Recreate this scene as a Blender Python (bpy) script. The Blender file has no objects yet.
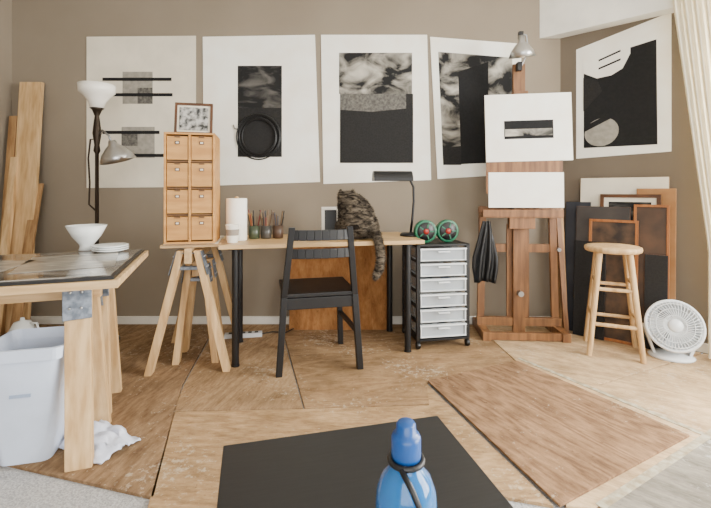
import bpy, bmesh, math, random
from mathutils import Vector, Matrix, Euler
random.seed(7)
V=Vector
def lin(c):
    o=[]
    for x in c[:3]:
        x=x/255.0
        o.append(x/12.92 if x<=0.04045 else ((x+0.055)/1.055)**2.4)
    return (o[0],o[1],o[2],1)
def setin(b,names,val):
    for n in names:
        if n in b.inputs:
            b.inputs[n].default_value=val; return
def M(name,c1,c2=None,scale=5,stretch=(1,1,1),rough=.6,metal=0,bump=0,detail=5,lo=.35,hi=.65,dist=0,trans=0,c3=None,rot=(0,0,0),coat=0,bscale=None):
    m=bpy.data.materials.new(name); m.use_nodes=True
    nt=m.node_tree; b=nt.nodes['Principled BSDF']
    b.inputs['Base Color'].default_value=lin(c1)
    b.inputs['Roughness'].default_value=rough; b.inputs['Metallic'].default_value=metal
    if trans: setin(b,['Transmission Weight','Transmission'],trans)
    if coat: setin(b,['Coat Weight'],coat)
    if c2 is None and bump==0: c2=tuple(min(255,x*1.06) for x in c1)
    tc=nt.nodes.new('ShaderNodeTexCoord'); mp=nt.nodes.new('ShaderNodeMapping')
    mp.inputs['Scale'].default_value=stretch; mp.inputs['Rotation'].default_value=rot
    nz=nt.nodes.new('ShaderNodeTexNoise'); nz.inputs['Scale'].default_value=scale
    nz.inputs['Detail'].default_value=detail; nz.inputs['Distortion'].default_value=dist
    nt.links.new(tc.outputs['Object'],mp.inputs[0]); nt.links.new(mp.outputs[0],nz.inputs['Vector'])
    if c2 is not None:
        r=nt.nodes.new('ShaderNodeValToRGB')
        r.color_ramp.elements[0].position=lo; r.color_ramp.elements[0].color=lin(c1)
        r.color_ramp.elements[1].position=hi; r.color_ramp.elements[1].color=lin(c2)
        if c3 is not None:
            e=r.color_ramp.elements.new((lo+hi)/2); e.color=lin(c3)
        nt.links.new(nz.outputs[0],r.inputs[0]); nt.links.new(r.outputs[0],b.inputs['Base Color'])
    if bump:
        bp=nt.nodes.new('ShaderNodeBump'); bp.inputs['Strength'].default_value=bump; bp.inputs['Distance'].default_value=.01
        src=nz
        if bscale:
            src=nt.nodes.new('ShaderNodeTexNoise'); src.inputs['Scale'].default_value=bscale
            nt.links.new(tc.outputs['Object'],src.inputs['Vector'])
        nt.links.new(src.outputs[0],bp.inputs['Height']); nt.links.new(bp.outputs[0],b.inputs['Normal'])
    return m
def ply(name,c1,c2,rot=0,fig=9,speck=.62,sc=(208,196,174),rough=.95,stretch=(1,.22,1),amount=.5,figamp=.085,patch=.70):
    """plywood: faint cathedral figure + fine fibres + paint/plaster specks and scuffs"""
    m=bpy.data.materials.new(name); m.use_nodes=True
    nt=m.node_tree; b=nt.nodes['Principled BSDF']; L=nt.links.new
    b.inputs['Roughness'].default_value=rough; setin(b,['Specular IOR Level'],.12)
    tc=nt.nodes.new('ShaderNodeTexCoord'); mp=nt.nodes.new('ShaderNodeMapping')
    mp.inputs['Rotation'].default_value=(0,0,rot)
    mp2=nt.nodes.new('ShaderNodeMapping'); mp2.inputs['Scale'].default_value=stretch
    L(tc.outputs['Object'],mp.inputs[0]); L(mp.outputs[0],mp2.inputs[0])
    n1=nt.nodes.new('ShaderNodeTexNoise'); n1.inputs['Scale'].default_value=3.2; n1.inputs['Detail'].default_value=2.5
    L(mp2.outputs[0],n1.inputs['Vector'])
    mul=nt.nodes.new('ShaderNodeMath'); mul.operation='MULTIPLY'; mul.inputs[1].default_value=fig*11
    sn=nt.nodes.new('ShaderNodeMath'); sn.operation='SINE'
    L(n1.outputs[0],mul.inputs[0]); L(mul.outputs[0],sn.inputs[0])
    n2=nt.nodes.new('ShaderNodeTexNoise'); n2.inputs['Scale'].default_value=75; n2.inputs['Detail'].default_value=5; n2.inputs['Roughness'].default_value=.7
    L(mp2.outputs[0],n2.inputs['Vector'])
    a=nt.nodes.new('ShaderNodeMath'); a.operation='MULTIPLY_ADD'; a.inputs[1].default_value=figamp
    L(sn.outputs[0],a.inputs[0]); L(n2.outputs[0],a.inputs[2])
    r=nt.nodes.new('ShaderNodeValToRGB')
    r.color_ramp.elements[0].position=.25; r.color_ramp.elements[0].color=lin(c1)
    r.color_ramp.elements[1].position=.75; r.color_ramp.elements[1].color=lin(c2)
    L(a.outputs[0],r.inputs[0])
    n4=nt.nodes.new('ShaderNodeTexNoise'); n4.inputs['Scale'].default_value=3.4; n4.inputs['Detail'].default_value=9; n4.inputs['Roughness'].default_value=.65
    L(tc.outputs['Object'],n4.inputs['Vector'])
    r4=nt.nodes.new('ShaderNodeValToRGB'); r4.color_ramp.elements[0].position=.36; r4.color_ramp.elements[0].color=(patch,patch*.99,patch*.98,1)
    r4.color_ramp.elements[1].position=.62; r4.color_ramp.elements[1].color=(1.05,1.05,1.05,1)
    L(n4.outputs[0],r4.inputs[0])
    mx0=nt.nodes.new('ShaderNodeMixRGB'); mx0.blend_type='MULTIPLY'; mx0.inputs[0].default_value=1
    L(r.outputs[0],mx0.inputs[1]); L(r4.outputs[0],mx0.inputs[2])
    n3=nt.nodes.new('ShaderNodeTexNoise'); n3.inputs['Scale'].default_value=34; n3.inputs['Detail'].default_value=9; n3.inputs['Roughness'].default_value=.75
    L(tc.outputs['Object'],n3.inputs['Vector'])
    cl=nt.nodes.new('ShaderNodeTexNoise'); cl.inputs['Scale'].default_value=2.3; cl.inputs['Detail'].default_value=3; L(tc.outputs['Object'],cl.inputs['Vector'])
    sm=nt.nodes.new('ShaderNodeMath'); sm.operation='MULTIPLY_ADD'; sm.inputs[1].default_value=.5; L(cl.outputs[0],sm.inputs[0]); L(n3.outputs[0],sm.inputs[2])
    sp=nt.nodes.new('ShaderNodeMapRange'); sp.inputs['From Min'].default_value=speck+.235; sp.inputs['From Max'].default_value=speck+.31; sp.inputs['To Max'].default_value=amount
    L(sm.outputs[0],sp.inputs['Value'])
    mx=nt.nodes.new('ShaderNodeMixRGB'); L(sp.outputs[0],mx.inputs[0]); L(mx0.outputs[0],mx.inputs[1]); mx.inputs[2].default_value=lin(sc)
    r5=nt.nodes.new('ShaderNodeValToRGB'); r5.color_ramp.elements[0].position=.32; r5.color_ramp.elements[0].color=(.45,.45,.45,1)
    r5.color_ramp.elements[1].position=.40; r5.color_ramp.elements[1].color=(1,1,1,1); L(n3.outputs[0],r5.inputs[0])
    mx5=nt.nodes.new('ShaderNodeMixRGB'); mx5.blend_type='MULTIPLY'; mx5.inputs[0].default_value=1; L(mx.outputs[0],mx5.inputs[1]); L(r5.outputs[0],mx5.inputs[2])
    L(mx5.outputs[0],b.inputs['Base Color'])
    bp=nt.nodes.new('ShaderNodeBump'); bp.inputs['Strength'].default_value=.15; bp.inputs['Distance'].default_value=.003
    L(a.outputs[0],bp.inputs['Height']); L(bp.outputs[0],b.inputs['Normal'])
    return m

class B:
    def __init__(s,name): s.name=name; s.bm=bmesh.new(); s.mats=[]
    def mi(s,m):
        if m not in s.mats: s.mats.append(m)
        return s.mats.index(m)
    def add(s,vs,fs,m,smooth=False):
        k=s.mi(m); bv=[s.bm.verts.new(v) for v in vs]
        for f in fs:
            try:
                fc=s.bm.faces.new([bv[i] for i in f]); fc.material_index=k; fc.smooth=smooth
            except ValueError: pass
    def box(s,c,size,m,rot=None):
        c=V(c); h=V(size)/2; R=Euler(rot).to_matrix() if rot else Matrix.Identity(3)
        vs=[c+R@V((x*h.x,y*h.y,z*h.z)) for x in(-1,1) for y in(-1,1) for z in(-1,1)]
        s.add(vs,[(0,1,3,2),(4,6,7,5),(0,4,5,1),(2,3,7,6),(0,2,6,4),(1,5,7,3)],m)
    def beam(s,p0,p1,w,h,m,side=(1,0,0),flat=False):
        p0=V(p0);p1=V(p1); a=(p1-p0).normalized(); sd=V(side); sd=(sd-a*sd.dot(a)).normalized(); u=a.cross(sd)
        vs=[]
        for p in(p0,p1):
            for i,j in((-1,-1),(1,-1),(1,1),(-1,1)):
                q=p+sd*(i*w/2)+u*(j*h/2)
                if flat and abs(a.z)>.2: q=q-a*((q.z-p.z)/a.z)
                vs.append(q)
        s.add(vs,[(3,2,1,0),(4,5,6,7),(0,1,5,4),(1,2,6,5),(2,3,7,6),(3,0,4,7)],m)
    def cyl(s,p0,p1,r0,m,r1=None,seg=16,cap=True):
        if r1 is None:r1=r0
        p0=V(p0);p1=V(p1);a=(p1-p0).normalized(); t=V((1,0,0)) if abs(a.x)<.8 else V((0,1,0))
        x=a.cross(t).normalized(); y=a.cross(x)
        vs=[]
        for p,r in((p0,r0),(p1,r1)):
            for i in range(seg):
                t=2*math.pi*i/seg; vs.append(p+x*math.cos(t)*r+y*math.sin(t)*r)
        s.add(vs,[(i,(i+1)%seg,seg+(i+1)%seg,seg+i) for i in range(seg)],m,True)
        if cap: s.add(vs[:seg],[tuple(range(seg))[::-1]],m); s.add(vs[seg:],[tuple(range(seg))],m)
    def lathe(s,prof,m,c=(0,0,0),rot=None,seg=28,sx=1,sy=1):
        c=V(c);R=Euler(rot).to_matrix() if rot else Matrix.Identity(3)
        vs=[]
        for r,z in prof:
            for i in range(seg):
                t=2*math.pi*i/seg; vs.append(c+R@V((r*math.cos(t)*sx,r*math.sin(t)*sy,z)))
        fs=[]
        for k in range(len(prof)-1):
            for i in range(seg):
                j=(i+1)%seg; fs.append((k*seg+i,k*seg+j,(k+1)*seg+j,(k+1)*seg+i))
        s.add(vs,fs,m,True)
    def tube(s,pts,r,m,seg=10,closed=False):
        pts=[V(p) for p in pts]; n=len(pts); vs=[]; prev=None
        rr=r if isinstance(r,(list,tuple)) else [r]*n
        for i,p in enumerate(pts):
            a=(pts[(i+1)%n if closed else min(i+1,n-1)]-pts[(i-1)%n if closed else max(i-1,0)]).normalized()
            if prev is None:
                t=V((0,0,1)) if abs(a.z)<.8 else V((1,0,0)); x=a.cross(t).normalized()
            else: x=(prev-a*prev.dot(a)).normalized()
            prev=x; y=a.cross(x)
            for k in range(seg):
                t=2*math.pi*k/seg; vs.append(p+(x*math.cos(t)+y*math.sin(t))*rr[i])
        fs=[]
        for i in range(n if closed else n-1):
            j=(i+1)%n
            for k in range(seg): l=(k+1)%seg; fs.append((i*seg+k,i*seg+l,j*seg+l,j*seg+k))
        if not closed: fs+= [tuple(range(seg))[::-1],tuple(range((n-1)*seg,n*seg))]
        s.add(vs,fs,m,True)
    def sph(s,c,r,m,rot=None,seg=20,rings=12):
        c=V(c); r=V(r) if not isinstance(r,(int,float)) else V((r,r,r)); R=Euler(rot).to_matrix() if rot else Matrix.Identity(3)
        vs=[c+R@V((0,0,r.z))]
        for j in range(1,rings):
            ph=math.pi*j/rings
            for i in range(seg):
                t=2*math.pi*i/seg; vs.append(c+R@V((r.x*math.sin(ph)*math.cos(t),r.y*math.sin(ph)*math.sin(t),r.z*math.cos(ph))))
        vs.append(c+R@V((0,0,-r.z))); fs=[]
        for i in range(seg): fs.append((0,1+i,1+(i+1)%seg)); e=1+(rings-2)*seg; fs.append((len(vs)-1,e+(i+1)%seg,e+i))
        for j in range(rings-2):
            for i in range(seg): l=(i+1)%seg; a=1+j*seg; fs.append((a+i,a+seg+i,a+seg+l,a+l))
        s.add(vs,fs,m,True)
    def prism(s,poly,z0,z1,m):
        n=len(poly); vs=[(x,y,z0) for x,y in poly]+[(x,y,z1) for x,y in poly]
        s.add(vs,[tuple(range(n))[::-1],tuple(range(n,2*n))]+[(i,(i+1)%n,n+(i+1)%n,n+i) for i in range(n)],m)
    def panel(s,poly,y,th,m):
        n=len(poly); vs=[(x,y,z) for x,z in poly]+[(x,y-th,z) for x,z in poly]
        s.add(vs,[tuple(range(n))[::-1],tuple(range(n,2*n))]+[(i,(i+1)%n,n+(i+1)%n,n+i) for i in range(n)],m)
    def rect(s,x0,x1,z0,z1,y,th,m): s.panel([(x0,z0),(x1,z0),(x1,z1),(x0,z1)],y,th,m)
    def done(s,loc=(0,0,0),rot=(0,0,0),bevel=0,xform=None):
        bmesh.ops.recalc_face_normals(s.bm,faces=s.bm.faces)
        me=bpy.data.meshes.new(s.name); s.bm.to_mesh(me); s.bm.free()
        for m in s.mats: me.materials.append(m)
        o=bpy.data.objects.new(s.name,me); bpy.context.collection.objects.link(o)
        o.location=loc; o.rotation_euler=rot if not isinstance(rot,(int,float)) else (0,0,rot)
        if bevel:
            b=o.modifiers.new('bevel','BEVEL'); b.width=bevel; b.segments=2; b.limit_method='ANGLE'; b.angle_limit=.7
        return o
D=math.radians
# ------------------------------------------------------------ materials
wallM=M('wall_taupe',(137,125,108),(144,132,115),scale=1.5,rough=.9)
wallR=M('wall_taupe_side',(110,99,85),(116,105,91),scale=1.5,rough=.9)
white=M('white_paint',(232,229,220),rough=.6)
ceilM=M('ceiling_white',(222,220,212),rough=.9)
carpet=M('carpet_grey',(160,160,160),(200,199,198),scale=140,rough=1,bump=.6,detail=3)
P1=ply('ply_left',(116,90,66),(166,138,106),rot=.15,fig=7,speck=.60)  # darker sheet: the shade on the left is put into its colour
P2=ply('ply_mid',(136,108,78),(186,156,120),rot=.2,fig=6,speck=.585)
P1b=ply('ply_back',(130,100,70),(176,146,110),rot=1.45,fig=6,speck=.595)
P3=ply('ply_front',(146,116,82),(198,166,126),rot=1.6,fig=8,speck=.60)
P4=ply('ply_dark',(110,84,62),(166,132,100),rot=-.55,fig=10,speck=.65,figamp=.11,patch=.80)
P5=ply('ply_right',(172,142,106),(222,192,152),rot=-.95,fig=6,speck=.605)  # paler sheets: window light on the right is put into their colour
P6=ply('ply_worn',(112,106,96),(160,152,138),rot=-.9,fig=5,speck=.57,sc=(200,198,190))
tape=M('seam_tape',(190,182,158),(150,134,104),scale=30,rough=.8)
pine=M('pine',(188,150,100),(220,186,138),scale=6,stretch=(6,6,.6),rough=.6,detail=6)
pineH=M('pine_horizontal',(182,148,102),(216,184,138),scale=6,stretch=(.6,6,6),rough=.6,detail=6)
pineD=M('pine_old',(134,98,60),(178,140,94),scale=6,stretch=(6,6,.6),rough=.65)
easelW=M('easel_wood',(104,68,38),(142,98,58),scale=6,stretch=(6,6,.6),rough=.5)
boxW=M('drawer_wood',(184,130,66),(204,152,84),scale=5,stretch=(1,6,6),rough=.5)
boxW2=M('drawer_wood_dark',(96,64,30),(116,80,40),scale=5,stretch=(1,6,6),rough=.5)
plyV=ply('ply_panel',(142,94,54),(180,130,82),rot=0,fig=7,speck=.8,stretch=(1,1,.25))
deskW=M('desk_wood',(186,150,100),(212,178,128),scale=4,stretch=(.6,6,6),rough=.4)
black=M('black_paint',(12,12,14),rough=.45)
blackR=M('black_rubber',(10,10,11),rough=.35)
tableB=M('black_laminate',(15,14,14),(23,22,22),scale=14,stretch=(1,14,1),rough=.5,rot=(0,0,.1))
metal=M('steel',(170,172,175),rough=.35,metal=1)
alu=M('aluminium',(190,190,190),rough=.3,metal=1)
galv=M('galvanised',(92,100,110),(136,144,154),scale=40,rough=.45,metal=.5)
bronze=M('bronze',(50,40,30),rough=.4,metal=.7)
paper=M('paper_white',(250,245,232),rough=.85)
paperD=M('paper_shade',(222,214,196),rough=.85)
ink=M('ink_black',(11,11,13),(19,19,20),scale=60,rough=.9)
ink2=M('ink_dark',(24,23,23),(34,33,32),scale=90,rough=.9,detail=2)
cloud=M('print_clouds',(15,15,16),(196,190,176),scale=5.5,stretch=(1,1,1.5),rough=.85,detail=9,lo=.42,hi=.68,dist=.6)
cloudD=M('print_clouds_dark',(14,14,15),(104,101,96),scale=6,stretch=(1,1,2),rough=.85,detail=9,lo=.45,hi=.75,dist=.6)
greyI=M('print_grey',(76,74,70),(112,109,102),scale=60,rough=.85)
greyL=M('print_lightgrey',(140,136,126),(160,155,144),scale=30,rough=.85)
glassw=M('milk_glass',(240,236,226),rough=.25)
ceramic=M('ceramic_white',(225,228,226),rough=.2)
plas=M('plastic_white',(205,216,234),rough=.4)
plasW=M('plastic_frost',(222,226,228),rough=.25)
# clear frosted drawer plastic: part see-through, part milky
plasC=M('plastic_clear',(214,220,224),rough=.15,coat=.6)
nt=plasC.node_tree; tp_=nt.nodes.new('ShaderNodeBsdfTransparent'); tp_.inputs[0].default_value=(.93,.95,.96,1); ms=nt.nodes.new('ShaderNodeMixShader'); ms.inputs[0].default_value=.62
outn=[n for n in nt.nodes if n.type=='OUTPUT_MATERIAL'][0]; nt.links.new(nt.nodes['Principled BSDF'].outputs[0],ms.inputs[1]); nt.links.new(tp_.outputs[0],ms.inputs[2]); nt.links.new(ms.outputs[0],outn.inputs[0])
cloth=M('rag_white',(214,218,232),(196,202,218),scale=8,rough=.95,bump=.4)
curtM=M('curtain_cream',(238,232,212),rough=.9)
nt=curtM.node_tree; pb=nt.nodes['Principled BSDF']; tr=nt.nodes.new('ShaderNodeBsdfTranslucent'); tr.inputs[0].default_value=lin((242,230,200)); ms=nt.nodes.new('ShaderNodeMixShader'); ms.inputs[0].default_value=.45
outn=[n for n in nt.nodes if n.type=='OUTPUT_MATERIAL'][0]; nt.links.new(pb.outputs[0],ms.inputs[1]); nt.links.new(tr.outputs[0],ms.inputs[2]); nt.links.new(ms.outputs[0],outn.inputs[0])
dark_wood=M('frame_brown',(70,42,22),(96,60,34),scale=8,rough=.4)
cardb=M('cardboard',(150,108,68),(168,124,82),scale=8,rough=.9)
orangeW=M('frame_orange_wood',(138,84,42),(168,108,60),scale=6,stretch=(6,6,.6),rough=.4)
green=M('green_plastic',(20,96,66),rough=.4)
red=M('red_plastic',(150,40,30),rough=.4)
# ------------------------------------------------------------ room
XL,YB,XC,ZC,YF=-2.70,3.30,1.61,2.75,-2.0
ang=math.atan2(-.9,1.0); dx,dy=math.cos(ang),math.sin(ang)
SE=2.4; XR=XC+dx*SE; YR=YB+dy*SE
def W(s,o=0): return (XC+dx*s+dy*o, YB+dy*s-dx*o)
room=[(XL,YF),(XR,YF),(XR,YR),(XC,YB),(XL,YB)]
b=B('floor'); b.prism(room,-.06,-.012,carpet); b.done()
b=B('ceiling'); b.prism(room,ZC,ZC+.08,ceilM); b.done()
b=B('wall_back'); b.prism([(XL-.1,YB),(XC,YB),(XC+.1,YB+.1),(XL-.1,YB+.1)],-.012,ZC,wallM); b.done()
b=B('wall_left'); b.prism([(XL-.1,YF),(XL,YF),(XL,YB),(XL-.1,YB)],-.012,ZC,wallM); b.done()
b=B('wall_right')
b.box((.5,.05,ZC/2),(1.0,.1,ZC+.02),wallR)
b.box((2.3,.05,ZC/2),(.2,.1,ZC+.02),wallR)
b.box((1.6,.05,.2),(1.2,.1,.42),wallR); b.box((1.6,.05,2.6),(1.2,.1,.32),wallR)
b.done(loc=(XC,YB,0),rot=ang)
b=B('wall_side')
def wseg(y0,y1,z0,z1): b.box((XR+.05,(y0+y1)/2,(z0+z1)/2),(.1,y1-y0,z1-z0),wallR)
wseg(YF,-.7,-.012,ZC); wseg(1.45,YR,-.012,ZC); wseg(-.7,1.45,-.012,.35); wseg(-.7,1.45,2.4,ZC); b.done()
b=B('wall_front')
def fseg(x0,x1,z0,z1): b.box(((x0+x1)/2,YF-.05,(z0+z1)/2),(x1-x0,.1,z1-z0),wallM)
fseg(XL,-1.3,-.012,ZC); fseg(1.9,XR,-.012,ZC); fseg(-1.3,1.9,-.012,.5); fseg(-1.3,1.9,2.4,ZC); b.done()
def winframe(name,w,h,loc,rot):
    b=B(name); t=.05
    b.box((0,0,t/2),(w,.08,t),white); b.box((0,0,h-t/2),(w,.08,t),white)
    for x in(-w/2+t/2,0,w/2-t/2): b.box((x,0,h/2),(t,.07,h-2*t),white)
    b.done(loc=loc,rot=rot,bevel=.003)
p=W(1.6,-.05); winframe('window_1',1.2,2.03,(p[0],p[1],.41),ang)
winframe('window_2',2.15,2.05,(XR+.05,.375,.35),D(90))
winframe('fill_window',3.2,1.9,(.3,YF-.05,.5),0)  # unseen window behind the camera, added for fill light
b=B('soffit'); b.prism([(XC-.11/.669,YB),(XC,YB),W(SE,0),W(SE,.11)],2.24,ZC-.002,white); b.done(bevel=.003)
b=B('baseboard_left'); b.box((XL+.008,(YF+YB)/2,.03),(.014,YB-YF-.02,.06),white); b.done(bevel=.002)
b=B('baseboard_back'); b.box(((XL+XC)/2,YB-.008,.03),(XC-XL-.04,.014,.06),white); b.done(bevel=.002)
b=B('baseboard_right'); b.box((SE/2,-.008,.03),(SE-.04,.014,.06),white); b.done(loc=(XC,YB,0),rot=ang,bevel=.002)
# ------------------------------------------------------------ plywood floor sheets
def sheet(poly,m,z0=-.012,z1=0):
    b=B('plywood_sheet'); b.prism(poly,z0,z1,m); b.done(bevel=.0015)
sheet([(-2.68,1.86),(-1.37,1.62),(-.690,1.436),(-.935,2.262),(-1.09,3.28),(-2.68,3.28)],P1)
sheet([(-.925,2.262),(-.865,2.00),(-.253,2.025),(-.50,2.94),(-.59,3.28),(-1.08,3.28)],P2)
sheet([(-.245,2.025),(.36,2.06),(.39,2.295),(.98,2.565),(.93,3.28),(-.58,3.28),(-.49,2.94)],P1b)
sheet([(-.86,1.99),(-.64,1.22),(.50,1.44),(.66,1.40),(.385,2.285),(.36,2.05),(-.25,2.015)],P3)
sheet([(.395,2.297),(.986,2.564),(1.42,1.785),(.675,1.387)],P4,0.0005,.010)
sheet([(.99,2.574),(1.31,2.27),(2.23,2.71),W(.8,.02),W(.02,.02),(.94,3.28)],P5)
sheet([(1.32,2.262),(1.0,2.56),(.70,1.395),(.79,1.387),(1.542,1.822),(2.54,2.40),(2.24,2.70)],P5)
sheet([(.80,1.380),(1.547,1.812),(2.54,2.385),(3.3,1.70),(3.3,.9),(.9,.9)],P6)
b=B('seam_tape_strip')
for p,q in(((1.02,2.62),(1.50,1.80)),((.81,1.392),(1.56,1.826))):
    b.beam((p[0],p[1],.001),(q[0],q[1],.001),.03,.0015,tape,side=(1,1,0) if p[1]>2 else (-.5,.86,0))
b.done()
# ------------------------------------------------------------ posters
def pz(v): return 1.05+(190-v)/127.3
def px(u): return (u-355.5)/127.3
Y=YB-.002
b=B('art_print')
b.panel([(px(87),pz(188)),(px(196),pz(187)),(px(196),pz(36)),(px(87),pz(37))],Y,.004,paperD)  # shade on this print is put into its dimmer paper tone
b.rect(px(123),px(153),pz(104),pz(72),Y-.004,.001,greyL); b.rect(px(138),px(153),pz(104),pz(88),Y-.005,.001,greyI)
b.rect(px(122),px(155),pz(158),pz(127),Y-.004,.001,greyL); b.rect(px(122),px(138),pz(146),pz(134),Y-.005,.001,greyI)
for u0,u1,v in((103,172,79.5),(103,173,95),(103,160,132.5),(122,166,155.5)): b.rect(px(u0),px(u1),pz(v+1.6),pz(v-1.6),Y-.006,.001,ink)
b.done()
b=B('art_print')
b.panel([(px(204),pz(186)),(px(320),pz(182)),(px(315),pz(35)),(px(203),pz(37))],Y,.004,paper)
b.rect(px(238),px(282),pz(157),pz(66),Y-.004,.001,ink2); b.rect(px(238),px(282),pz(108),pz(66),Y-.005,.001,cloudD)
b.rect(px(238),px(282),pz(157),pz(120),Y-.0052,.001,ink2)
for k,(r,ox,oz) in enumerate(((.172,0,0),(.160,.006,.004),(.146,-.004,-.004),(.132,.004,0))):
    cx,cz=px(259)+ox,pz(137)+oz
    b.tube([(cx+r*math.cos(t*math.pi/18),Y-.014-.003*k,cz+r*1.03*math.sin(t*math.pi/18)) for t in range(36)],.0055,blackR,seg=8,closed=True)
b.tube([(px(248),Y-.012,pz(124)),(px(242),Y-.012,pz(130)),(px(235),Y-.012,pz(129)),(px(234),Y-.012,pz(125))],.004,blackR,seg=6)
b.done()
b=B('art_print')
b.panel([(px(323.5),pz(184)),(px(431),pz(180)),(px(427),pz(35)),(px(321),pz(35))],Y,.004,paper)
b.rect(px(340),px(413),pz(163),pz(94),Y-.004,.001,ink2)
b.rect(px(339),px(412),pz(94),pz(53),Y-.004,.001,cloud)
b.panel([(px(340),pz(125)),(px(406),pz(112)),(px(406),pz(94)),(px(340),pz(94))],Y-.005,.001,greyI)
b.panel([(px(340),pz(163)),(px(413),pz(163)),(px(413),pz(108)),(px(372),pz(112)),(px(340),pz(110))],Y-.006,.001,ink2)
b.done()
b=B('art_print')
b.panel([(px(437.5),pz(179)),(px(521),pz(174)),(px(521),pz(44)),(px(430),pz(37))],Y,.004,paper)
b.panel([(px(443),pz(165)),(px(512),pz(162)),(px(512),pz(58)),(px(438),pz(52))],Y-.004,.001,cloud)
b.panel([(px(461),pz(164)),(px(512),pz(162)),(px(512),pz(100)),(px(488),pz(98)),(px(488),pz(62)),(px(458),pz(72))],Y-.005,.001,ink)
b.panel([(px(443),pz(165)),(px(461),pz(165)),(px(461),pz(146)),(px(443),pz(148))],Y-.0055,.001,ink2)
b.done()
b=B('art_print')
def rq(a,c):
    x=.115+a*.585; zl=1.29+c*(2.125-1.29); zr=1.31+c*(2.25-1.31); return (x,zl+(zr-zl)*a)
def rp(pts,y,m): b.panel([rq(*p) for p in pts],y,.001 if y<-.003 else .004,m)
rp([(0,0),(1,0),(1,1),(0,1)],-.002,paper)
rp([(.09,.09),(.87,.06),(.86,.84),(.09,.86)],-.007,ink)
rp([(.085,.76),(.085,.90),(.60,.93),(.60,.80),(.52,.70),(.40,.67),(.24,.68)],-.0082,paper)
rp([(.085,.42),(.085,.72),(.25,.66),(.30,.56)],-.0084,ink2)
circ=[(.29+.19*math.cos(t*math.pi/14),.21+.12*math.sin(t*math.pi/14)) for t in range(28)]
rp([(x,max(y,.09)) for x,y in circ],-.0086,greyL)
rp([(.09,.28),(.48,.38),(.50,.34),(.09,.23)],-.009,ink)
for c in(.75,.82): rp([(.26,c),(.50,c+.02),(.50,c+.035),(.26,c+.015)],-.0095,ink)
b.done(loc=(XC,YB,0),rot=ang)
# ------------------------------------------------------------ left table
LT=D(19)
def sawhorse(name,loc,rot,length,h,spl,legw=.089,m=pine,beamh=.089,inset=.07):
    b=B(name)
    b.box((0,0,h-beamh/2),(length,.038,beamh),pineH)
    for sx in(-1,1):
        x=sx*(length/2-inset)
        for sy in(-1,1):
            b.beam((x,sy*.045,h-.015),(x+sx*.03,sy*spl,.0),legw,.038,m,side=(1,0,0),flat=True)
            b.beam((x,sy*.068,h-.02),(x+sx*.008,sy*(.068+(spl-.045)*.24),h*.78),legw+.012,.004,galv,side=(1,0,0))
            for q in(.05,.11):
                b.sph((x-.02,sy*(.073+(spl-.045)*q/h),h-q),.006,metal,seg=8,rings=5); b.sph((x+.02,sy*(.073+(spl-.045)*q/h),h-q),.006,metal,seg=8,rings=5)
        b.box((x,0,h-.03),(legw+.01,.075,.004),galv)
        b.box((x,0,h-.12),(.03,.12,.02),galv)
    return b.done(loc=loc,rot=rot,bevel=.002)
b=B('work_table')
glassT=M('print_surface',(48,47,46),(176,168,156),scale=5,stretch=(1.2,5,1),rough=.2,lo=.42,hi=.70,detail=6,dist=.8,coat=.6)  # pale streaks: papers, plus reflections put into the colour
b.box((-.55,.39,.014),(1.10,.78,.028),pineH)
b.box((-.55,.385,.0335),(1.07,.74,.010),black)
b.box((-.55,.385,.0405),(1.04,.70,.004),glassT)
trac=M('tracing_paper',(96,92,86),(190,183,170),scale=9,stretch=(1,4,1),rough=.3,dist=1,coat=.4)
for (x,y,w,d,r) in((-.25,.4,.34,.42,.15),(-.62,.35,.4,.34,-.1),(-.95,.45,.26,.4,.2)):
    b.box((x,y,.0438),(w,d,.0012),trac,rot=(0,0,r))
b.done(loc=(-.85,1.50,.70),rot=LT,bevel=.002)
def LTp(x,y): c,s_=math.cos(LT),math.sin(LT); return (-.85+c*x-s_*y,1.50+s_*x+c*y)
p=LTp(-.575,.30); sawhorse('sawhorse',(p[0],p[1],0),LT,.92,.698,.15)
p=LTp(-.58,.66); sawhorse('sawhorse',(p[0],p[1],0),LT,.90,.698,.12)
ZT=.7455
b=B('bowl')
b.lathe([(.0,0),(.036,0),(.030,.018),(.034,.03),(.065,.07),(.092,.125),(.088,.125),(.060,.074),(.03,.038),(0,.034)],ceramic)
b.done(loc=(-1.37,2.14,ZT))
b=B('plate_stack')
for i in range(3): b.lathe([(0,.010*i),(.05,.010*i),(.082,.010*i+.010),(.080,.010*i+.013),(.05,.010*i+.004),(0,.010*i+.004)],ceramic)
b.done(loc=(-1.22,2.09,ZT))
b=B('waste_bin')
def rr(w,d,z,r=.03):
    o=[]
    for cx,cy,a0 in((w/2-r,d/2-r,0),(-w/2+r,d/2-r,90),(-w/2+r,-d/2+r,180),(w/2-r,-d/2+r,270)):
        for k in range(5): a=D(a0+k*22.5); o.append((cx+r*math.cos(a),cy+r*math.sin(a),z))
    return o
def shell(rings,sm):
    vs=sum(rings,[]); n=20; b.add(vs,[(k*n+i,k*n+(i+1)%n,(k+1)*n+(i+1)%n,(k+1)*n+i) for k in range(len(rings)-1) for i in range(n)],plas,sm)
shell([rr(.175,.19,0),rr(.262,.252,.405)],True)
shell([rr(.262,.252,.405),rr(.290,.280,.405),rr(.294,.284,.45),rr(.280,.270,.452),rr(.258,.248,.41)],False)
shell([rr(.258,.248,.41),rr(.171,.186,.01)],True)
for z in(0,.01): b.add(rr(.172,.187,z),[tuple(range(20))],plas)
b.box((0,-.118,.27),(.07,.004,.012),M('embossed_mark',(150,165,190)),rot=(D(-6),0,0)); 
o=b.done(loc=(-1.295,1.70,.001),rot=D(14))
b=B('rag')
import mathutils.noise as mn
N=30; vs=[];fs=[]
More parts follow.
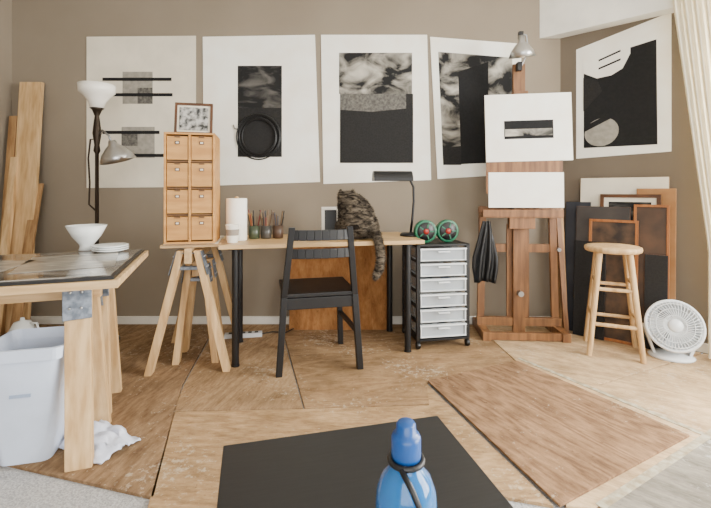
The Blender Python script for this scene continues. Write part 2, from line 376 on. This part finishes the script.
for j in range(N):
    for i in range(N):
        a=(i/(N-1)-.5)*2; c=(j/(N-1)-.5)*2; rr_=math.sqrt(a*a+c*c)
        z=max(0,.10*(1-rr_*rr_*.75))*(.6+.6*mn.noise(V((a*2.3,c*2.3,1))))+.016*abs(mn.noise(V((a*6,c*6,4))))+.002
        vs.append((a*.14+.02*mn.noise(V((a*3,c*3,7))),c*.085+.02*mn.noise(V((a*3,c*3,9))),z))
for j in range(N-1):
    for i in range(N-1): q=j*N+i; fs.append((q,q+1,q+N+1,q+N))
b.add(vs,fs,cloth,True); o=b.done(loc=(-1.065,1.735,.002),rot=D(-24))
sd=o.modifiers.new('s','SOLIDIFY'); sd.thickness=.004; sd.offset=1
b=B('leaning_planks')
b.beam((-2.50,3.10,0),(-2.51,3.26,1.885),.17,.03,pine,flat=True)
b.beam((-2.60,3.06,0),(-2.635,3.25,1.62),.06,.04,pineD,flat=True)
b.beam((-2.56,2.98,0),(-2.59,3.20,1.30),.05,.035,pine,flat=True)
b.beam((-2.44,3.00,0),(-2.43,3.22,1.10),.07,.02,pineD,flat=True)
b.done(bevel=.002)
b=B('white_item'); b.lathe([(0,0),(.075,0),(.08,.03),(.075,.09),(.05,.14),(.015,.15),(.012,.17),(0,.172)],ceramic)  # stand-in for an unidentified small white object by the left wall
b.tube([(.05,0,.13),(.10,0,.13),(.115,0,.08),(.075,0,.03)],.008,ceramic); b.done(loc=(-2.30,2.90,0))
b=B('floor_lamp')
b.lathe([(0,0),(.14,0),(.14,.012),(.10,.03),(.03,.045),(.016,.08),(.012,.12),(.012,1.30),(.022,1.32),(.016,1.36),(.028,1.44),(.02,1.52),(.014,1.56),(.03,1.60),(.045,1.615),(0,1.62)],bronze)
b.lathe([(.0,1.61),(.04,1.615),(.055,1.66),(.085,1.70),(.112,1.725),(.116,1.775),(.110,1.775),(.104,1.73),(.08,1.705),(.05,1.665),(0,1.63)],glassw)
b.tube([(0,0,1.42),(.05,-.02,1.46),(.10,-.03,1.42),(.115,-.03,1.38)],.007,metal)
b.tube([(0,0,1.40),(-.045,0,1.40),(-.06,0,1.27),(-.05,0,1.1),(-.055,0,.95),(0,0,.90)],.006,bronze)
b.lathe([(.0,.05),(.022,.05),(.03,.02),(.055,-.0),(.09,-.04),(.115,-.09),(.112,-.09),(.085,-.038),(.05,-.004),(0,.015)],alu,c=(.135,-.03,1.34),rot=(D(18),D(-8),0))
b.sph((.140,-.03,1.28),(.03,.03,.035),glassw)
b.done(loc=(-1.785,2.9,0))
sawhorse('sawhorse',(-1.0,2.68,0),D(90+8),.56,.715,.215,legw=.06,inset=.05)
sawhorse('sawhorse',(-.985,2.66,0),D(90+8),.26,.62,.115,legw=.06,inset=.06)
RB=D(12)
b=B('shelf_board'); b.box((0,0,.009),(.33,.46,.018),pineH); b.box((0,-.02,.021),(.30,.40,.006),paperD); b.done(loc=(-1.005,2.66,.7155),rot=RB,bevel=.002)
b=B('card_catalog_cabinet')
w,d,h=.275,.28,.635
b.box((0,0,.006),(w,d,.012),boxW); b.box((0,0,h-.006),(w,d,.012),boxW)
for x in(-w/2+.006,0,w/2-.006): b.box((x,0,h/2),(.012,d,h-.026),boxW)
b.box((0,d/2-.004,h/2),(w-.03,.006,h-.03),boxW)
for r in range(1,4): b.box((0,.004,.012+r*(h-.024)/4),(w-.03,d-.012,.010),boxW2)
for r in range(4):
    for c in(-1,1):
        zc=.012+(r+.5)*(h-.024)/4
        b.box((c*.0655,-.01,zc),(.113,d-.03,.134),boxW)
        b.box((c*.0655,-d/2+.002,zc+.03),(.026,.003,.018),dark_wood); b.box((c*.0655,-d/2+.0005,zc+.03),(.016,.002,.010),paperD)
        b.box((c*.0655,-d/2+.002,zc+.064),(.03,.006,.010),boxW2)
b.done(loc=(-.975,2.53,.7425),rot=RB,bevel=.0015)
def framed(name,w,h,fw,fm,inner,loc,rot,mat_w=.0,matm=None,dep=.02):
    b=B(name)
    b.box((0,0,fw/2),(w,dep,fw),fm); b.box((0,0,h-fw/2),(w,dep,fw),fm)
    for x in(-1,1): b.box((x*(w/2-fw/2),0,h/2),(fw,dep,h-2*fw),fm)
    b.box((0,dep*.2,h/2),(w-2*fw+.002,dep*.4,h-2*fw+.002),matm or inner)
    if mat_w: b.box((0,-.0015,h/2),(w-2*fw-2*mat_w,.004,h-2*fw-2*mat_w),inner)
    return b.done(loc=loc,rot=rot,bevel=.001)
photoM=M('photo_bw',(40,42,42),(190,188,182),scale=30,rough=.3,lo=.4,hi=.6,detail=6)
framed('picture_frame',.215,.195,.014,dark_wood,photoM,(-.965,2.50,1.379),(D(-10),0,RB),.012,paperD)
# ------------------------------------------------------------ desk
DA=D(12)
b=B('desk')
b.box((.63,.275,-.0125),(1.26,.55,.025),deskW)
for x,y in((.09,.07),(1.17,.07),(.09,.48),(1.17,.48)):
    b.cyl((x,y,-.025),(x,y,-.73),.021,black); b.cyl((x,y,-.025),(x,y,-.033),.045,black); b.cyl((x,y,-.722),(x,y,-.73),.024,black)
b.done(loc=(-.79,2.42,.73),rot=DA,bevel=.002)
b=B('plywood_panel'); b.beam((-.12,3.16,0),(-.12,3.262,.70),.76,.012,plyV,flat=True); b.done(bevel=.001)
b=B('power_strip'); b.box((0,0,.015),(.26,.05,.03),plasW)
for i in range(5): b.box((-.09+i*.045,0,.031),(.025,.03,.003),black)
b.tube([(.13,0,.015),(.2,.05,.008),(.3,.02,.008),(.36,.1,.008)],.004,black); b.done(loc=(-.80,3.0,.001),rot=D(10),bevel=.003)
ZD=.731
b=B('paper_towel_roll')
b.lathe([(.02,0),(.062,0),(.064,.004),(.064,.262),(.062,.266),(.02,.266),(.019,.0)],paper); b.lathe([(.0,0),(.012,0),(.012,.275),(0,.28)],pine)
b.done(loc=(-.755,2.67,ZD))
b=B('paper_cup'); b.lathe([(0,0),(.03,0),(.031,.004),(.041,.105),(.043,.108),(.041,.110),(.039,.106),(.029,.008),(0,.006)],paper); b.lathe([(.0345,.04),(.0392,.082)],M('cup_band',(150,140,128)))
b.done(loc=(-.745,2.545,ZD))
pens=[M('pencil_'+str(i),c,rough=.4) for i,c in enumerate([(150,110,50),(30,30,30),(120,44,34),(120,98,74),(50,66,90),(30,30,30),(90,70,50)])]
for k,(x,y,mm) in enumerate(((-.665,2.76,M('jar_green',(52,60,44),(70,80,58),rough=.3)),(-.59,2.77,M('jar_dark',(50,48,44),(80,76,70),scale=20,rough=.3)),(-.515,2.79,M('jar_brown',(70,50,36),rough=.4)))):
    b=B('pencil_cup'); b.lathe([(0,0),(.030,0),(.035,.004),(.036,.085),(.033,.085),(.030,.006),(0,.006)],mm)
    for i in range(16):
        a=random.random()*6.28; r=.018; l=.135+random.random()*.06
        b.cyl((r*math.cos(a)*.6,r*math.sin(a)*.6,.007),(r*2.3*math.cos(a),r*2.3*math.sin(a),l),.0034,random.choice(pens),seg=7)
    b.done(loc=(x,y,ZD))
framed('picture_frame',.13,.20,.022,white,black,(-.175,2.98,ZD+.001),(D(-12),0,D(6)))
b=B('desk_lamp')
b.lathe([(0,0),(.075,0),(.075,.012),(.06,.02),(.012,.026),(0,.026)],black)
b.tube([(0,0,.02),(.012,0,.12),(.022,0,.24),(.02,0,.34),(-.01,0,.40),(-.05,0,.43),(-.10,0,.435)],.0085,black)
L_=.27; vs=[];n=13
for e in(0,1):
    for rr_ in(0,.006):
        for i in range(n):
            t=math.pi*(i/(n-1)); r=.06-rr_
            vs.append((.005-L_*e,-r*math.cos(t),.382+r*1.15*math.sin(t)))
fs=[]
for k in(0,1):
    for i in range(n-1): fs.append((k*n+i,k*n+i+1,2*n+k*n+i+1,2*n+k*n+i))
for e in(0,1): fs.append(tuple(e*2*n+i for i in range(n)))
b.add(vs,fs,black,False); b.cyl((-.03,0,.40),(-.25,0,.40),.012,glassw)
b.done(loc=(.385,2.93,ZD),rot=D(6))
# ------------------------------------------------------------ cat
def make_cat():
    fur=bpy.data.materials.new('tabby_fur'); fur.use_nodes=True; nt=fur.node_tree; bb=nt.nodes['Principled BSDF']; bb.inputs['Roughness'].default_value=.95; setin(bb,['Specular IOR Level'],.1)
    tc=nt.nodes.new('ShaderNodeTexCoord'); mp=nt.nodes.new('ShaderNodeMapping'); mp.inputs['Scale'].default_value=(1,1,2.6); mp.inputs['Rotation'].default_value=(0,.35,0)
    nz=nt.nodes.new('ShaderNodeTexNoise'); nz.inputs['Scale'].default_value=17; nz.inputs['Detail'].default_value=5; nz.inputs['Distortion'].default_value=.9; nz.inputs['Roughness'].default_value=.6
    nt.links.new(tc.outputs['Object'],mp.inputs[0]); nt.links.new(mp.outputs[0],nz.inputs['Vector']); r=nt.nodes.new('ShaderNodeValToRGB')
    r.color_ramp.elements[0].position=.40; r.color_ramp.elements[0].color=lin((36,32,29)); r.color_ramp.elements[1].position=.66; r.color_ramp.elements[1].color=lin((124,113,98))
    e=r.color_ramp.elements.new(.5); e.color=lin((78,70,60))
    nt.links.new(nz.outputs[0],r.inputs[0]); nt.links.new(r.outputs[0],bb.inputs['Base Color'])
    b=B('cat_base')
    S=lambda c,r,rot=None:b.sph(c,r,fur,rot)
    S((.02,0,.095),(.130,.125,.095))
    S((.01,.02,.15),(.120,.105,.10))
    S((-.005,.045,.20),(.108,.085,.08))
    S((-.015,.07,.235),(.090,.065,.06))
    S((-.045,.085,.258),(.064,.06,.050),(D(-15),0,D(20)))
    S((-.07,.138,.245),(.028,.028,.022))
    for sx in(-1,1):
        S((sx*.088+.02,.04,.065),(.055,.095,.065))
        S((sx*.088+.01,.12,.018),(.026,.06,.018))
        b.cyl((-.015+sx*.045,.10,.20),(-.02+sx*.04,.15,.02),.034,fur,r1=.02)
        S((-.02+sx*.04,.165,.017),(.024,.036,.017))
    for ex,ey in((-.085,.075),(-.012,.095)):
        b.cyl((ex,ey,.282),(ex+(-.008 if ex<-.05 else .008),ey-.004,.328),.028,fur,r1=.003,seg=12)
    tp=[V((.10,-.03,.05)),V((.125,-.09,.037)),V((.13,-.135,.033)),V((.135,-.172,.005)),V((.145,-.182,-.05)),V((.150,-.180,-.11)),V((.140,-.180,-.17)),V((.12,-.182,-.215)),V((.105,-.182,-.235))]
    b.tube(tp,[.035,.03,.027,.027,.028,.028,.027,.022,.01],fur,seg=12)
    o=b.done()
    rm=o.modifiers.new('r','REMESH'); rm.mode='VOXEL'; rm.voxel_size=.008
    sm=o.modifiers.new('s','SMOOTH'); sm.iterations=5; sm.factor=.5
    dg=bpy.context.evaluated_depsgraph_get(); me=bpy.data.meshes.new_from_object(o.evaluated_get(dg))
    bpy.data.objects.remove(o)
    bm=bmesh.new(); bm.from_mesh(me)
    for f in bm.faces: f.smooth=True
    base=[(f.calc_center_median().copy(),f.normal.copy()) for f in bm.faces]
    for c,nn in base:
        for k in range(3):
            p=c+V((random.uniform(-.004,.004),random.uniform(-.004,.004),random.uniform(-.004,.004)))
            dirn=(nn*.7+V((random.uniform(-.4,.4),random.uniform(-.4,.4),random.uniform(-1.1,-.2)))).normalized()
            l=random.uniform(.009,.017); sd=dirn.cross(V((random.random()-.5,random.random()-.5,random.random()-.5))).normalized()*.0009
            bm.faces.new([bm.verts.new(p-sd-nn*.001),bm.verts.new(p+sd-nn*.001),bm.verts.new(p+dirn*l)])
    me2=bpy.data.meshes.new('cat'); bm.to_mesh(me2); bm.free(); me2.materials.append(fur)
    c=bpy.data.objects.new('cat',me2); bpy.context.collection.objects.link(c); return c
c=make_cat(); c.location=(-.005,2.765,.734); c.rotation_euler=(0,0,D(4))
# ------------------------------------------------------------ chair
b=B('chair')
for sx in(-1,1):
    pts=[(sx*.235,-.21,0),(sx*.205,-.20,.44),(sx*.165,-.245,.84)]
    b.beam(pts[0],pts[1],.036,.040,black,flat=True); b.beam(pts[1],pts[2],.034,.036,black,flat=True)
    b.beam((sx*.20,.21,0),(sx*.185,.19,.44),.034,.034,black,flat=True)
    b.beam((sx*.218,-.20,.22),(sx*.195,.20,.22),.03,.02,black,side=(0,0,1))
    b.beam((sx*.205,-.20,.405),(sx*.188,.19,.405),.055,.02,black,side=(0,0,1))
b.box((0,0,.447),(.43,.42,.022),black); b.box((0,-.2,.40),(.40,.02,.065),black); b.box((0,.19,.405),(.36,.02,.055),black)
for z,hh in((.795,.06),(.69,.055)):
    n=8; f=(z-.44)/.40; hw=.205-.04*f; y0=-.20-.045*f
    for i in range(n):
        a0=-1+2*i/n;a1=-1+2*(i+1)/n; cv=lambda a:y0-.03*(1-a*a)
        b.beam((a0*hw,cv(a0),z),(a1*hw,cv(a1),z),hh,.016,black,side=(0,0,1))
b.done(loc=(-.25,2.625,0),rot=D(13),bevel=.003)
# ------------------------------------------------------------ drawer cart
b=B('drawer_cart')
w,d,h=.37,.34,.69
for x in(-w/2+.012,w/2-.012):
    for y in(-d/2+.012,d/2-.012):
        b.box((x,y,(.05+h)/2),(.024,.024,h-.05),black)
        b.lathe([(0,-.012),(.022,-.012),(.025,0),(.022,.012),(0,.012)],blackR,c=(x,y,.0255),rot=(0,D(90),0)); b.box((x,y,.045),(.012,.02,.014),black)
for x in(-w/2+.012,w/2-.012):
    for k in range(7): b.box((x,0,.07+k*.101),(.02,d-.04,.012),black)
b.box((0,0,h-.006),(w,d,.012),black); b.box((0,0,.058),(w,d,.012),black)
stuff=[M('content_'+str(i),c,rough=.6) for i,c in enumerate([(46,52,64),(120,124,130),(190,188,180),(84,72,60),(60,84,120),(150,120,84),(210,212,212),(34,34,36)])]
for k in range(6):
    z=.075+k*.101; W_=w-.055
    b.box((0,d/2-.02,z+.04),(W_,.004,.074),plasW); b.box((0,0,z+.004),(W_,d-.03,.004),plasW)
    for x in(-1,1): b.box((x*(W_/2-.002),0,z+.04),(.004,d-.04,.074),plasC)
    b.box((0,-d/2+.012,z+.040),(W_,.003,.074),plasC)
    x=-W_/2+.02
    while x<W_/2-.05:
        bw=random.uniform(.025,.07); bh=random.uniform(.03,.064)
        b.box((x+bw/2,-d/2+.06+random.uniform(0,.04),z+.008+bh/2),(bw-.004,.07,bh),random.choice(stuff)); x+=bw
    b.box((0,.04,z+.035),(W_-.02,.12,.05),stuff[random.choice((1,2,6))])
    b.box((0,-d/2+.008,z+.078),(W_+.01,.03,.010),plasW); b.box((0,-d/2+.008,z+.004),(W_+.005,.024,.006),plasW)
    for x in(-1,1): b.box((x*(w/2-.03),-d/2+.008,z+.04),(.007,.022,.075),plasW)
    b.box((0,-d/2-.010,z+.062),(.08,.018,.008),plasW)
b.done(loc=(.555,2.955,0),rot=D(10),bevel=.0012)
b=B('tape_roll')
def reel(x,y):
    c=(x,y,.078)
    b.lathe([(.045,-.022),(.074,-.022),(.077,-.018),(.077,.018),(.074,.022),(.045,.022),(.045,-.022)],green,c=c,rot=(D(90),0,0))
    for s_ in(-1,1): b.lathe([(.018,s_*.025),(.060,s_*.025),(.062,s_*.022),(.018,s_*.022),(.018,s_*.025)],blackR,c=c,rot=(D(90),0,0))
    for k in range(5):
        a=k*2*math.pi/5; b.box((x+.04*math.cos(a),y-.027,.078+.04*math.sin(a)),(.03,.003,.008),green,rot=(0,-a,0))
    b.lathe([(0,-.03),(.018,-.03),(.02,0),(.018,.03),(0,.03)],red,c=c,rot=(D(90),0,0))
reel(-.08,0); reel(.08,.012)
b.done(loc=(.555,2.88,.6905),rot=D(8))
# ------------------------------------------------------------ easel
b=B('easel')
b.box((0,.02,.985),(.085,.03,1.97),easelW)
for x in(-.27,.27):
    b.beam((x,.05,.06),(x*.93,.06,.93),.05,.03,easelW)
    b.box((x,.02,.03),(.055,.36,.06),easelW)
b.box((0,.03,.085),(.60,.035,.06),easelW); b.box((0,-.13,.03),(.54,.035,.05),easelW)
b.box((0,.06,.62),(.52,.025,.06),easelW); b.box((0,.06,.90),(.56,.03,.05),easelW)
b.box((0,.045,.45),(.16,.02,.7),easelW)
b.box((0,-.03,.865),(.56,.10,.025),easelW); b.box((0,-.075,.885),(.56,.015,.05),easelW)
b.box((0,-.04,.815),(.18,.05,.085),easelW)
pig=[M('pigment_'+str(i),c) for i,c in enumerate([(40,34,30),(170,160,140),(90,62,44)])]
for k in range(9): b.box((-.22+k*.055,-.035,.886),(.03,.03,.018),pig[k%3])
b.box((0,-.0,1.74),(.10,.07,.05),easelW)
for x in(-.27,.27): b.cyl((x,.0,.62),(x,-.03,.62),.014,metal)
b.cyl((0,-.04,.30),(0,.0,.30),.02,metal)
b.done(loc=(1.195,3.06,0),rot=D(-4),bevel=.002)
b=B('drawing_board')
b.box((0,.0,.30),(.53,.012,.36),easelW); b.box((.01,-.008,.145),(.52,.003,.25),paper)
b.done(loc=(1.20,2.985,.905),rot=(D(-1),0,D(-4)))
b=B('drawing_sheet')
b.box((0,0,.25),(.60,.012,.48),paper); b.box((.0,-.0075,.235),(.34,.002,.13),ink); b.box((.0,-.009,.215),(.33,.002,.05),cloud)
b.done(loc=(1.235,2.985,1.245),rot=(D(-1),D(-1.2),D(-4)))
b=B('clamp_lamp')
b.lathe([(.0,.075),(.02,.075),(.022,.03),(.045,.01),(.075,-.03),(.092,-.075),(.09,-.075),(.07,-.028),(.04,.006),(0,.02)],alu,c=(0,0,.10),rot=(D(12),D(-6),0))
b.sph((0,-.01,.05),(.03,.03,.036),glassw); b.box((.0,.02,.185),(.03,.03,.05),black)
b.tube([(0,.02,.2),(.045,.03,.19),(.06,.03,.08),(.02,.05,-.02),(.0,.05,-.06)],.005,metal); b.box((0,.05,-.03),(.03,.04,.06),black)
b.done(loc=(1.18,2.98,1.97))
b=B('apron')
vs=[];fs=[];nx,nz=14,18
for j in range(nz):
    f=j/(nz-1)
    for i in range(nx):
        a=i/(nx-1)-.5; wd=.05+.11*min(1,f*1.7)-.05*max(0,f-.75)*2
        vs.append((a*wd-.02*f,.018*math.sin(a*16+f*3)*min(1,.3+f),-.42*f-.03*abs(a)*f))
for j in range(nz-1):
    for i in range(nx-1): q=j*nx+i; fs.append((q,q+1,q+nx+1,q+nx))
b.add(vs,fs,blackR,True); o=b.done(loc=(.925,2.95,.83)); sd=o.modifiers.new('s','SOLIDIFY'); sd.thickness=.012
# ------------------------------------------------------------ items against right wall
def lean(s,off,w,h,maker,tilt=4.5,name='canvas'):
    p=W(s,off); return maker((p[0],p[1],.003),(D(-tilt),0,ang),w,h,name)
def canvas(m,edge=None):
    def f(loc,rot,w,h,name):
        b=B(name); b.box((0,0,h/2),(w,.014,h),edge or pine); b.box((0,-.008,h/2),(w-.004,.003,h-.004),m); return b.done(loc=loc,rot=rot,bevel=.001)
    return f
def frm(fm,inner,fw=.02,mw=0,mm=None):
    def f(loc,rot,w,h,name): return framed(name,w,h,fw,fm,inner,loc,rot,mw,mm,.016)
    return f
lean(.42,.105,.54,1.14,canvas(paperD,pineD),4.5,'stretched_canvas')
lean(.62,.122,.22,1.06,canvas(cardb,cardb),4.5,'cardboard_sheet')
lean(.47,.141,.36,1.02,frm(dark_wood,cloudD,.024,.03,paperD),4.5,'picture_frame')
lean(.31,.160,.34,.93,canvas(M('slate_panel_b',(50,46,44),(68,62,58),rough=.6),dark_wood),4.5,'slate_panel')
lean(.60,.160,.20,.95,frm(orangeW,M('print_brown2',(52,40,32),(86,62,44),scale=5,rough=.5),.016),4.5,'picture_frame')
lean(.38,.179,.30,.84,frm(orangeW,M('print_brown',(36,28,24),(96,72,52),scale=9,rough=.5),.018),4.7,'picture_frame')
lean(.14,.125,.17,.96,canvas(M('slate_panel',(34,38,48),(48,52,60),rough=.6),black),4.8,'slate_panel')
lean(.24,.197,.20,.68,canvas(ink2,black),6,'slate_panel')
lean(.63,.182,.13,.62,canvas(ink2,dark_wood),6,'slate_panel')
b=B('leaning_planks')
b.beam((1.54,3.10,0),(1.56,3.25,1.24),.05,.03,pineD,flat=True)
b.beam((1.535,3.06,0),(1.54,3.215,.98),.035,.025,easelW,flat=True)
b.done(bevel=.002)
b=B('stool')
b.lathe([(0,.650),(.15,.650),(.160,.655),(.165,.668),(.162,.682),(.15,.688),(0,.688)],pine,seg=36)
for k in range(4):
    a=D(20+90*k); c_,s_=math.cos(a),math.sin(a)
    b.cyl((c_*.115,s_*.115,.66),(c_*.205,s_*.205,0.0),.020,pine,r1=.016)
for lv in(.20,.42):
    for k in range(4):
        a=D(20+90*k);a2=D(110+90*k); zz=lv+(.04 if k%2 else 0); r=.205-(.09)*zz/.66
        b.cyl((math.cos(a)*r,math.sin(a)*r,zz),(math.cos(a2)*r,math.sin(a2)*r,zz),.012,pine)
b.done(loc=(1.675,2.735,0),rot=D(0))
b=B('fan')
b.lathe([(0,0),(.12,0),(.125,.01),(.11,.022),(.05,.03),(0,.03)],plasW,sy=.8)
for s_ in(-1,1): b.beam((s_*.15,0,.19),(s_*.09,0,.015),.05,.014,plasW,side=(0,1,0))
R_=(D(72),0,0); c=(0,0,.195)
b.lathe([(.0,-.09),(.05,-.085),(.10,-.06),(.14,-.0),(.155,.05),(.158,.065),(.148,.072),(.138,.06),(.13,.0),(.09,-.045),(0,-.07)],plasW,c=c,rot=R_,seg=36)
Rm=Euler(R_).to_matrix()
for k in range(44):
    a=k*2*math.pi/44; pts=[V(c)+Rm@V((r*math.cos(a+t),r*math.sin(a+t),z)) for r,t,z in((.03,0,.085),(.07,.12,.086),(.11,.2,.078),(.142,.25,.066))]
    b.tube(pts,.0026,plasW,seg=5)
for r in(.06,.10,.13): b.tube([V(c)+Rm@V((r*math.cos(t*math.pi/14),r*math.sin(t*math.pi/14),.084)) for t in range(28)],.0028,plasW,seg=5,closed=True)
b.lathe([(0,.099),(.032,.097),(.042,.086),(.036,.078),(0,.078)],plasW,c=c,rot=R_)
bl=M('fan_blade',(120,124,130))
for k in range(3):
    a=k*2.094; b.box(V(c)+Rm@V((.07*math.cos(a),.07*math.sin(a),.03)),(.10,.05,.004),bl,rot=(D(65)+.35,0,a))
b.done(loc=(1.985,2.64,0),rot=D(-22))
b=B('curtain'); vs=[];fs=[];nx,nz=110,30
for j in range(nz):
    f=j/(nz-1); z=2.70-f*2.68
    for i in range(nx):
        a=i/(nx-1); left=.715+.18*max(0,min(1,(f-.15)/.6)); s=left+a*(1.30-left); amp=.024+.008*f
        o_=.15+amp*math.sin(a*70+.5*math.sin(f*3))
        x,y=W(s,o_); vs.append((x,y,z))
for j in range(nz-1):
    for i in range(nx-1): q=j*nx+i; fs.append((q,q+1,q+nx+1,q+nx))
b.add(vs,fs,curtM,True); b.done()
# ------------------------------------------------------------ foreground table & bottle
TA=D(14)
b=B('side_table')
S=.50
b.box((S/2,-S/2,-.025),(S,S,.05),tableB)
for x in(.03,S-.03):
    for y in(-.03,-S+.03): b.box((x,y,-.28),(.05,.05,.46),tableB)
b.done(loc=(-.285,.905,.500),rot=TA,bevel=.002)
blue=M('blue_plastic',(64,148,214),rough=.06,trans=.6,coat=.5); blue.node_tree.nodes['Principled BSDF'].inputs['IOR'].default_value=1.25
cap=M('blue_cap',(16,72,138),rough=.35)
b=B('water_bottle')
b.lathe([(0,0),(.033,0),(.0365,.006),(.0375,.02),(.0375,.165),(.036,.182),(.030,.198),(.020,.210),(.0165,.216),(.0165,.226),(.0145,.226),(.0145,.216),(.018,.208),(.028,.196),(.034,.181),(.0355,.165),(.0355,.02),(.0345,.007),(.031,.003),(0,.003)],blue,seg=40)
b.lathe([(.0155,.222),(.0178,.222),(.0182,.226),(.0182,.246),(.0165,.250),(.0125,.252),(.0120,.262),(.010,.265),(0,.265)],cap,seg=28)
b.tube([(.020*math.cos(t*math.pi/12),.020*math.sin(t*math.pi/12),.219) for t in range(24)],.0035,black,seg=8,closed=True)
b.tube([(-.008,-.020,.219),(.004,-.036,.203),(.014,-.041,.180),(.016,-.041,.14),(.010,-.041,.10)],.0035,black,seg=8)
b.done(loc=(.062,.515,.501))
# ------------------------------------------------------------ lights
def area(name,loc,target,sx,sy,power,col):
    l=bpy.data.lights.new(name,'AREA'); l.shape='RECTANGLE'; l.size=sx; l.size_y=sy; l.energy=power; l.color=col
    o=bpy.data.objects.new(name,l); bpy.context.collection.objects.link(o); o.location=loc
    o.rotation_euler=(V(target)-V(loc)).to_track_quat('-Z','Y').to_euler(); return o
area('daylight_side',(XR+.35,.375,1.5),(XR-2,.9,.8),2.2,2.1,370,(1,.98,.94))
p=W(1.65,-.35); q=W(1.3,2.0); area('daylight_right',(p[0],p[1],1.6),(q[0],q[1],.3),1.3,2.0,340,(1,.98,.94))
area('fill_front',(.3,YF-.3,1.6),(.2,2,1.1),3.2,1.9,125,(1,.98,.96))  # added fill light from behind the camera
w=bpy.data.worlds.new('sky'); bpy.context.scene.world=w; w.use_nodes=True
w.node_tree.nodes['Background'].inputs[0].default_value=(.88,.94,1,1); w.node_tree.nodes['Background'].inputs[1].default_value=1.2
cam=bpy.data.cameras.new('camera'); co=bpy.data.objects.new('camera',cam); bpy.context.collection.objects.link(co)
co.location=(0,0,1.05); co.rotation_euler=(D(90),0,0); cam.sensor_width=36; cam.lens=36*420/711; cam.shift_y=-64/711; cam.clip_start=.02
bpy.context.scene.camera=co
